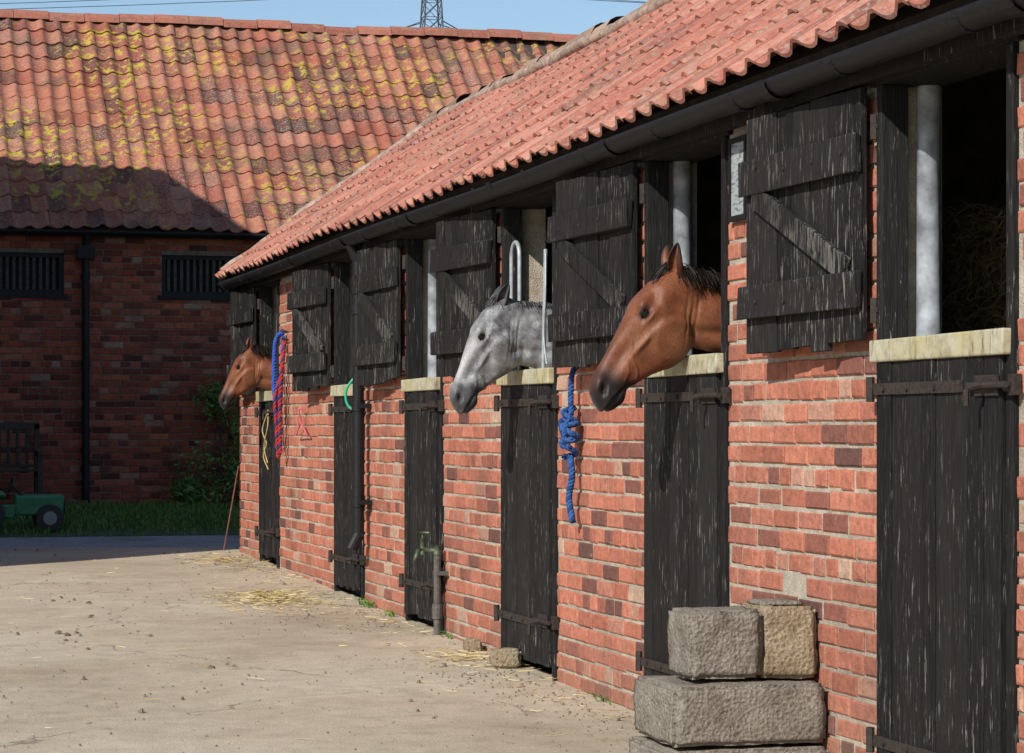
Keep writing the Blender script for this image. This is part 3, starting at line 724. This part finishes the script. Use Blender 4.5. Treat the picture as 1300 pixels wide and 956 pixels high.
# ------------------------------------------------------------ HORSES
def coat_mat(name,kind):
    m,nt,b=newmat(name);c=coord(nt);mk=attr(nt,'dark');lt=attr(nt,'light')
    rot=nd(nt,'ShaderNodeMapping',{0:c,2:(0,math.radians(-33),0),3:(1,1,.16)}).outputs[0]
    n1=noi(nt,c,7,5,.6);n2=noi(nt,rot,330,4,.65);n3=noi(nt,c,20,5,.65)
    if kind=='bay':
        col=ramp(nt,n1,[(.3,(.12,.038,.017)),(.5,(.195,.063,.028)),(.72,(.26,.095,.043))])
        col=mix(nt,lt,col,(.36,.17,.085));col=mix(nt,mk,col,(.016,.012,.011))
    else:
        wv=nd(nt,'ShaderNodeVectorMath',{0:c,1:nd(nt,'ShaderNodeVectorMath',{0:nd(nt,'ShaderNodeTexNoise',{'Vector':c,'Scale':11.0,'Detail':3.0}).outputs[1],1:(.06,.06,.06)},operation='MULTIPLY').outputs[0]},operation='ADD').outputs[0]
        v=vor(nt,wv,24,'SMOOTH_F1')
        col=ramp(nt,v,[(.12,(.34,.34,.345)),(.40,(.16,.16,.17)),(.60,(.07,.07,.078))])
        col=mix(nt,ramp(nt,n3,[(.42,0),(.7,.5)]),col,(.32,.32,.32))
        sp=noi(nt,c,85,3,.6);col=mix(nt,ramp(nt,sp,[(.52,0),(.64,.6)]),col,(.05,.048,.05))
        col=mix(nt,lt,col,(.50,.495,.49));col=mix(nt,mk,col,(.032,.031,.034))
    col=mix(nt,1,col,ramp(nt,n2,[(.3,.6),(.7,1.25)]),'MULTIPLY')
    nr=bump(nt,n2,.35,.003,bump(nt,n3,.3,.008))
    fin(nt,b,col,.5,nr,.32)
    b.inputs['Sheen Weight'].default_value=.10;b.inputs['Sheen Roughness'].default_value=.4
    return m
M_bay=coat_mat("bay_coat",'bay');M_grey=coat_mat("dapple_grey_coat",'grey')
M_hairK=rndmat("black_mane",[(0,(.006,.005,.004)),(1,(.028,.018,.013))],.45);M_hairG=rndmat("grey_mane",[(0,(.02,.02,.025)),(1,(.16,.16,.16))],.5)
m,nt,b=newmat("horse_eye");b.inputs['Base Color'].default_value=(.012,.007,.005,1);b.inputs['Roughness'].default_value=.05;M_eye=m
m,nt,b=newmat("dark_lid_skin");b.inputs['Base Color'].default_value=(.010,.007,.006,1);b.inputs['Roughness'].default_value=.6;b.inputs['Specular IOR Level'].default_value=.15;M_nost=m
HEAD=[# u,dorsal,ventral,halfwidth,k
 (-.045,-.03,-.13,.035,0),(-.02,.005,-.165,.055,.0),(.03,.034,-.19,.072,.1),(.08,.052,-.212,.084,.2),(.13,.060,-.226,.092,.28),(.19,.062,-.234,.095,.30),(.25,.060,-.232,.088,.22),
 (.31,.054,-.205,.072,.06),(.37,.048,-.158,.056,-.12),(.43,.044,-.122,.047,-.16),(.48,.043,-.106,.046,-.08),(.515,.040,-.104,.052,.02),(.545,.030,-.104,.054,.05),(.572,.010,-.100,.047,0),(.592,-.016,-.086,.034,0),(.602,-.04,-.07,.015,0)]
def loft(rings,V,F):
    K=len(rings[0]);b=len(V)
    for r in rings: V+=r
    for i in range(len(rings)-1):
        for k in range(K): F.append((b+i*K+k,b+i*K+(k+1)%K,b+(i+1)*K+(k+1)%K,b+(i+1)*K+k))
    F.append(tuple(b+k for k in range(K))[::-1]);F.append(tuple(b+(len(rings)-1)*K+k for k in range(K)))
def sst(x,a,b): t=np.clip((x-a)/(b-a),0,1);return t*t*(3-2*t)
def horse(name,px,pz,yc,ax,az,drop,sc,kind):
    root=empty(name);mat=M_bay if kind=='bay' else M_grey
    l=math.hypot(ax,az);A=np.array([ax/l,0,az/l]);D=np.array([az/l,0,-ax/l])
    if D[2]<0: D=-D
    P=np.array([px,yc,pz]);Yv=np.array([0,1.,0])
    V=[];F=[];K=32;rings=[]
    hu=np.array([h[0] for h in HEAD])
    us=[]
    for i in range(len(HEAD)-1): us+=[HEAD[i][0],(HEAD[i][0]+HEAD[i+1][0])/2]
    us.append(HEAD[-1][0])
    for u in us:
        d,v,w,k=[float(np.interp(u,hu,[h[j] for h in HEAD])) for j in(1,2,3,4)]
        c=(d+v)/2;h=(d-v)/2;r=[]
        for i in range(K):
            t=2*math.pi*i/K;s=math.cos(t);q=math.sin(t)
            ww=w*math.copysign(abs(q)**.78,q)*(1+k*s)
            r.append(tuple(P+(A*u+D*(c+h*s)+Yv*ww)*sc))
        rings.append(r)
    loft(rings,V,F)
    dz=drop
    NK=[((-.05,-.05),(-.05,-.20),.045),((.03,-.012),(.04,-.285),.064),((.12,-.4*dz),(.125,-.30),.076),((.22,-.85*dz),(.20,-.315),.088),((.38,-dz-.02),(.32,-.42),.11),((.62,-dz-.06),(.45,-.6),.15),((.85,-.19),(.62,-.78),.2)]
    def nring(T,B,w,K=28,top=.35):
        T=np.array([px+T[0]*sc,0,pz+T[1]]);B=np.array([px+B[0]*sc,0,pz+B[1]]);c=(T+B)/2;h=(T-B)/2;r=[]
        for i in range(K):
            t=2*math.pi*i/K;s=math.cos(t);q=math.sin(t)
            r.append(tuple(c+h*s+np.array([0,yc+w*math.copysign(abs(q)**.9,q)*(1-top*max(0,s)),0])))
        return r
    loft([nring(*n) for n in NK],V,F)
    tmp=mobj("tmp",V,F);rm=tmp.modifiers.new("r",'REMESH');rm.mode='VOXEL';rm.voxel_size=.0045
    s_=tmp.modifiers.new("s",'SMOOTH');s_.factor=.5;s_.iterations=12
    dg=bpy.context.evaluated_depsgraph_get();me=bpy.data.meshes.new_from_object(tmp.evaluated_get(dg));bpy.data.objects.remove(tmp)
    n=len(me.vertices);co=np.empty(n*3);me.vertices.foreach_get("co",co);co=co.reshape(-1,3)
    nr=np.empty(n*3,dtype=np.float32);me.vertex_normals.foreach_get("vector",nr);nr=nr.reshape(-1,3).astype(float)
    rel=(co-P)/sc;u=rel@A;v=rel@D;lt=rel@Yv;al=np.abs(lt)
    side=sst(al,.012,.03)
    def G(cu,cv,su,sv,rot=0):
        du=u-cu;dv=v-cv;c_,s_=math.cos(rot),math.sin(rot);a_=du*c_+dv*s_;b_=-du*s_+dv*c_
        return np.exp(-.5*((a_/su)**2+(b_/sv)**2))
    disp=np.zeros(n)
    EU,EV=.205,.018
    disp+=side*(.020*G(EU-.018,EV+.018,.030,.011,-.25))
    disp+=side*(.010*G(EU+.006,EV-.024,.03,.008,.1))
    disp-=side*.014*G(EU,EV,.019,.012,-.15)
    disp-=side*.014*G(.13,.022,.024,.014,-.3)
    rr=np.sqrt((u-.225)**2+((v+.135)/.95)**2);disp+=side*.014*(1-sst(rr,.070,.104))
    disp-=side*.008*G(.10,-.07,.03,.03)
    disp+=side*.010*G(.300,-.042,.060,.0085,.10)
    disp-=side*.010*G(.375,-.002,.05,.018)
    disp-=side*.008*G(.355,-.085,.040,.024,-.25)
    disp+=side*.008*G(.44,-.045,.04,.018)
    disp+=side*.016*G(.528,.004,.026,.012,-.5)
    disp+=side*.012*G(.553,-.030,.016,.012,-.5)
    disp-=side*.030*G(.538,-.012,.020,.0095,-.6)
    disp+=.012*G(.525,-.106,.020,.014)
    disp-=.008*G(.470,-.104,.016,.014)
    tm=np.clip((u-.49)/.105,0,1);vm=-.080+.008*tm+.006*np.sin(tm*3.1);gm=np.exp(-.5*((v-vm)/.0042)**2)*sst(u,.482,.50)
    disp-=.010*gm
    disp+=.006*np.exp(-.5*((v-vm-.014)/.008)**2)*sst(u,.50,.53)
    rx_=(co[:,0]-px)/sc;rz_=(co[:,2]-pz);nk=sst(rx_,.03,.09)
    fur=np.exp(-.5*((rz_+.225+.10*(rx_-.05))/.016)**2)*nk*side;disp-=.013*fur
    disp+=.008*np.exp(-.5*((rz_+.13-.1*rx_)/.04)**2)*nk
    for k_ in range(3):
        xx=.045+.022*k_;disp-=.004*side*np.exp(-.5*((rx_-xx-.12*(rz_+.15))/.005)**2)*np.exp(-.5*((rz_+.17)/.06)**2)
    disp+=side*.004*np.exp(-.5*((v-(-.035-1.1*(u-.36)+.006*np.sin(u*90)))/.0035)**2)*sst(u,.30,.33)*(1-sst(u,.42,.44))
    disp+=side*.003*np.exp(-.5*((v-(-.02-.5*(u-.36)+.006*np.sin(u*70)))/.003)**2)*sst(u,.30,.33)*(1-sst(u,.46,.49))
    nz=np.array([mnoise.noise(Vector(c_*14)) for c_ in co]);disp+=.0028*nz
    co=co+nr*(disp*sc)[:,None]
    me.vertices.foreach_set("co",co.reshape(-1))
    uz=u+.03*nz
    dark=np.clip(sst(uz,.40,.49)*(1.0 if kind=='bay' else .8)*(1-.35*sst(v,-.0,.04)),0,1)
    if kind=='bay':
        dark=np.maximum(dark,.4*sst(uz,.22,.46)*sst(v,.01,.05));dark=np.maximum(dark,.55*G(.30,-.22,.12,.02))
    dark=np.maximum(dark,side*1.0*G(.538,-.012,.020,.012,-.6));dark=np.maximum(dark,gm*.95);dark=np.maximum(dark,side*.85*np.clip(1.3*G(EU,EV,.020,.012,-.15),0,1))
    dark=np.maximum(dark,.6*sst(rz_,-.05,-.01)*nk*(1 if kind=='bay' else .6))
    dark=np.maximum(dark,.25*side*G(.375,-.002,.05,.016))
    light=np.clip(.4*G(.30,-.02,.06,.03)*side+.25*G(.2,-.14,.06,.05),0,1) if kind=='bay' else np.clip(.8*G(.36,.04,.14,.018)+.35*G(.3,-.10,.05,.05)+.3*nk*(.5+nz),0,1)
    for nm,arr in(('dark',dark),('light',light)):
        a_=me.attributes.new(nm,'FLOAT','POINT');a_.data.foreach_set("value",arr.astype(np.float32))
    me.materials.clear();me.materials.append(mat);me.polygons.foreach_set("use_smooth",[True]*len(me.polygons));me.update()
    o=bpy.data.objects.new("head_and_neck",me);COL.objects.link(o);o.parent=root
    rel=(co-P)/sc;u=rel@A;v=rel@D;lt=rel@Yv
    sel=(np.abs(u-EU)<.012)&(np.abs(v-EV)<.010)
    for sg in(-1,1):
        ls=float((lt[sel&(lt*sg>0)]*sg).mean()) if (sel&(lt*sg>0)).any() else .09
        c=P+(A*EU+D*EV+Yv*sg*(ls-.0105))*sc
        bpy.ops.mesh.primitive_uv_sphere_add(segments=24,ring_count=16,radius=.0215*sc,location=c)
        e=bpy.context.object;e.name="eye";e.scale=(1.15,.9,.95);e.data.materials.append(M_eye);e.parent=root
        e.data.polygons.foreach_set("use_smooth",[True]*len(e.data.polygons))
        for h,rad in((.013,.0045),(-.012,.0034)):
            pts=[]
            for t in fr(-1,1,12):
                pts.append(P+(A*(EU+t*.024)+D*(EV+h*(1-t*t)-.004*t)+Yv*sg*(ls+.0045-.012*t*t))*sc)
            tube("eyelid",pts,rad*sc,M_nost,root)
    for sg in(-1,1):
        V=[];F=[];NH=14;NA=14
        base=P+(A*.000+D*(-.012)+Yv*sg*.042)*sc
        upd=np.array([.02 if kind=='bay' else .35,sg*.16,1.0]);upd/=np.linalg.norm(upd)
        fwd=np.array([-1.0,sg*(.55 if kind=='bay' else 1.4),0]);fwd-=upd*fwd.dot(upd);fwd/=np.linalg.norm(fwd);sd=np.cross(upd,fwd)
        EH=.135 if kind=='bay' else .12
        for i in range(NH+1):
            t=i/NH;r=.031*(math.sin(math.pi*min(1,(t*.76+.24)))**.75)*(1-.1*t)+.0008;op=1.1-.2*t
            cc=base+upd*(t*EH-.012)+fwd*(.016*math.sin(t*2.6)-.006)
            for j in range(NA+1):
                a_=math.pi-(-1+2*j/NA)*(math.pi-op*.8);pt=cc+(fwd*math.cos(a_)*r*.85+sd*math.sin(a_)*r)
                V.append(tuple(base+(pt-base)*sc))
        for i in range(NH):
            for j in range(NA): q=i*(NA+1)+j;F.append((q,q+1,q+NA+2,q+NA+1))
        me2=bpy.data.meshes.new("ear");me2.from_pydata(V,[],F);me2.materials.append(mat)
        a_=me2.attributes.new('dark','FLOAT','POINT');dk=[]
        for i in range(len(V)):
            t=(i//(NA+1))/NH;ed=abs(-1+2*(i%(NA+1))/NA);dk.append(min(1,max(.1+.8*max(0,t-.5)*2,.9*max(0,ed-.6)/.4) if kind=='bay' else .55+.45*t))
        a_.data.foreach_set("value",dk);me2.attributes.new('light','FLOAT','POINT')
        me2.polygons.foreach_set("use_smooth",[True]*len(me2.polygons));eo=bpy.data.objects.new("ear",me2);COL.objects.link(eo);eo.parent=root
        so=eo.modifiers.new("s",'SOLIDIFY');so.thickness=.005;so.offset=0;ss=eo.modifiers.new("ss",'SUBSURF');ss.levels=1;ss.render_levels=1
    V=[];F=[];R=[]
    def strand(p,dirs,L,w,bend=1.3):
        p=Vector(p);k=len(V);n_=6;side_=Vector((random.uniform(-1,1),random.uniform(-.4,.4),random.uniform(-.3,.3))).normalized();pos=p.copy();q=random.random()
        for i in range(n_+1):
            t=i/n_;d=Vector(dirs[0]).lerp(Vector(dirs[1]),min(1,t*bend)).normalized();ww=w*(1-t*.8)
            V.extend([pos-side_*ww,pos+side_*ww]);pos=pos+d*(L/n_)
        for i in range(n_): F.append((k+2*i,k+2*i+1,k+2*i+3,k+2*i+2));R.append(q)
    tops=[(px+n_[0][0]*sc,pz+n_[0][1]) for n_ in NK]
    xs_=[t[0] for t in tops];zs_=[t[1] for t in tops]
    short=.4 if kind=='grey' else 1
    for i in range(2600):
        x=px+random.uniform(.0,.75)**1.15;z=float(np.interp(x,xs_,zs_))-.006;sg=1 if random.random()<.55 else -1
        strand((x,yc+random.gauss(0,.012),z),((random.uniform(0,.5),sg*.35,random.uniform(.4,1.1)),(random.uniform(-.1,.4),sg*.75,-1)),random.uniform(.06,.17)*short,.0034)
    for i in range(420):
        q=P+(A*random.uniform(-.035,.03)+D*random.uniform(.020,.034)+Yv*random.gauss(0,.018))*sc
        strand(tuple(q),(tuple(D*.35+A*.9+Yv*random.gauss(0,.3)),tuple(A*1.0+D*random.uniform(-.12,.02)+Yv*random.gauss(0,.3))),random.uniform(.04,.10)*(short if kind=='bay' else .5),.0025)
    mobj("mane_and_forelock",V,F,M_hairK if kind=='bay' else M_hairG,root,False,R)
    # body (in the stall)
    V=[];F=[];g=-.05
    BR=[((.45,-.16),(.40,-.50),.13),((.7,-.16),(.52,-.72),.19),((.95,-.17),(.75,-.88),.25),((1.3,-.22),(1.2,-.92),.27),((1.75,-.20),(1.75,-.88),.27),((2.1,-.22),(2.1,-.78),.25),((2.35,-.36),(2.3,-.66),.14)]
    loft([nring(a_,b_,w,20,.2) for a_,b_,w in BR],V,F)
    def leg(pts):
        loft([[ (x+r*math.cos(2*math.pi*i/12),y+r*.85*math.sin(2*math.pi*i/12),z) for i in range(12)] for x,y,z,r in pts],V,F)
    for sg in(-1,1):
        yy=yc+sg*.15
        leg([(px+.80,yy,pz-.6,.12),(px+.78,yy,pz-.9,.08),(px+.77,yy,g+.48,.05),(px+.76,yy,g+.42,.055),(px+.78,yy,g+.36,.035),(px+.78,yy,g+.14,.032),(px+.74,yy,g+.09,.042),(px+.70,yy,g+.04,.055),(px+.69,yy,g,.06)])
        leg([(px+2.05,yy,pz-.5,.17),(px+1.92,yy,pz-.85,.13),(px+2.05,yy,g+.68,.075),(px+2.2,yy,g+.54,.058),(px+2.19,yy,g+.46,.045),(px+2.16,yy,g+.16,.036),(px+2.11,yy,g+.09,.045),(px+2.06,yy,g+.04,.058),(px+2.05,yy,g,.06)])
    bo=mobj("body",V,F,mat,root,True);rm=bo.modifiers.new("r",'REMESH');rm.mode='VOXEL';rm.voxel_size=.02;rm.use_smooth_shade=True;sm_=bo.modifiers.new("s",'SMOOTH');sm_.iterations=6
    tube("tail",smoothpath([(px+2.36,yc,pz-.38),(px+2.47,yc,pz-.55),(px+2.45,yc,pz-1.1)],8),.045,M_hairK if kind=='bay' else M_hairG,root)
    return root
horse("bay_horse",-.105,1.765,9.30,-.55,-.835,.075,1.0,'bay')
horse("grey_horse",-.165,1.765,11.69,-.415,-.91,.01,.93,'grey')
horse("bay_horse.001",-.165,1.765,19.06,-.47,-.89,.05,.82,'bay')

# ------------------------------------------------------------ light, sky, camera
el,azm=math.radians(34),math.radians(40)
sd=Vector((-math.cos(azm)*math.cos(el),-math.sin(azm)*math.cos(el),math.sin(el)))
su=bpy.data.lights.new("sun",'SUN');su.energy=5.0;su.angle=math.radians(.53);su.color=(1,.955,.88)
so=bpy.data.objects.new("sun",su);COL.objects.link(so);so.rotation_euler=sd.to_track_quat('Z','Y').to_euler();so.location=(-20,-10,20)
w=bpy.data.worlds.new("World");scene.world=w;w.use_nodes=True;nt=w.node_tree
bg=nt.nodes['Background'];sky=nt.nodes.new('ShaderNodeTexSky');sky.sky_type='NISHITA';sky.sun_disc=False
sky.sun_elevation=el;sky.sun_rotation=math.atan2(sd.x,sd.y)%(2*math.pi);sky.air_density=1.0;sky.dust_density=.4;sky.ozone_density=2.5
nt.links.new(sky.outputs[0],bg.inputs[0]);bg.inputs[1].default_value=.12
cam=bpy.data.cameras.new("camera");co_=bpy.data.objects.new("camera",cam);COL.objects.link(co_);scene.camera=co_
co_.location=(-3.27,0,1.16);co_.rotation_euler=(math.pi/2,0,-TH);cam.sensor_width=36;cam.lens=3200/1300*36;cam.shift_y=66/1300;cam.clip_end=4000
scene.view_settings.view_transform='Standard'
try: scene.view_settings.look='None'
except: pass
scene.view_settings.exposure=0
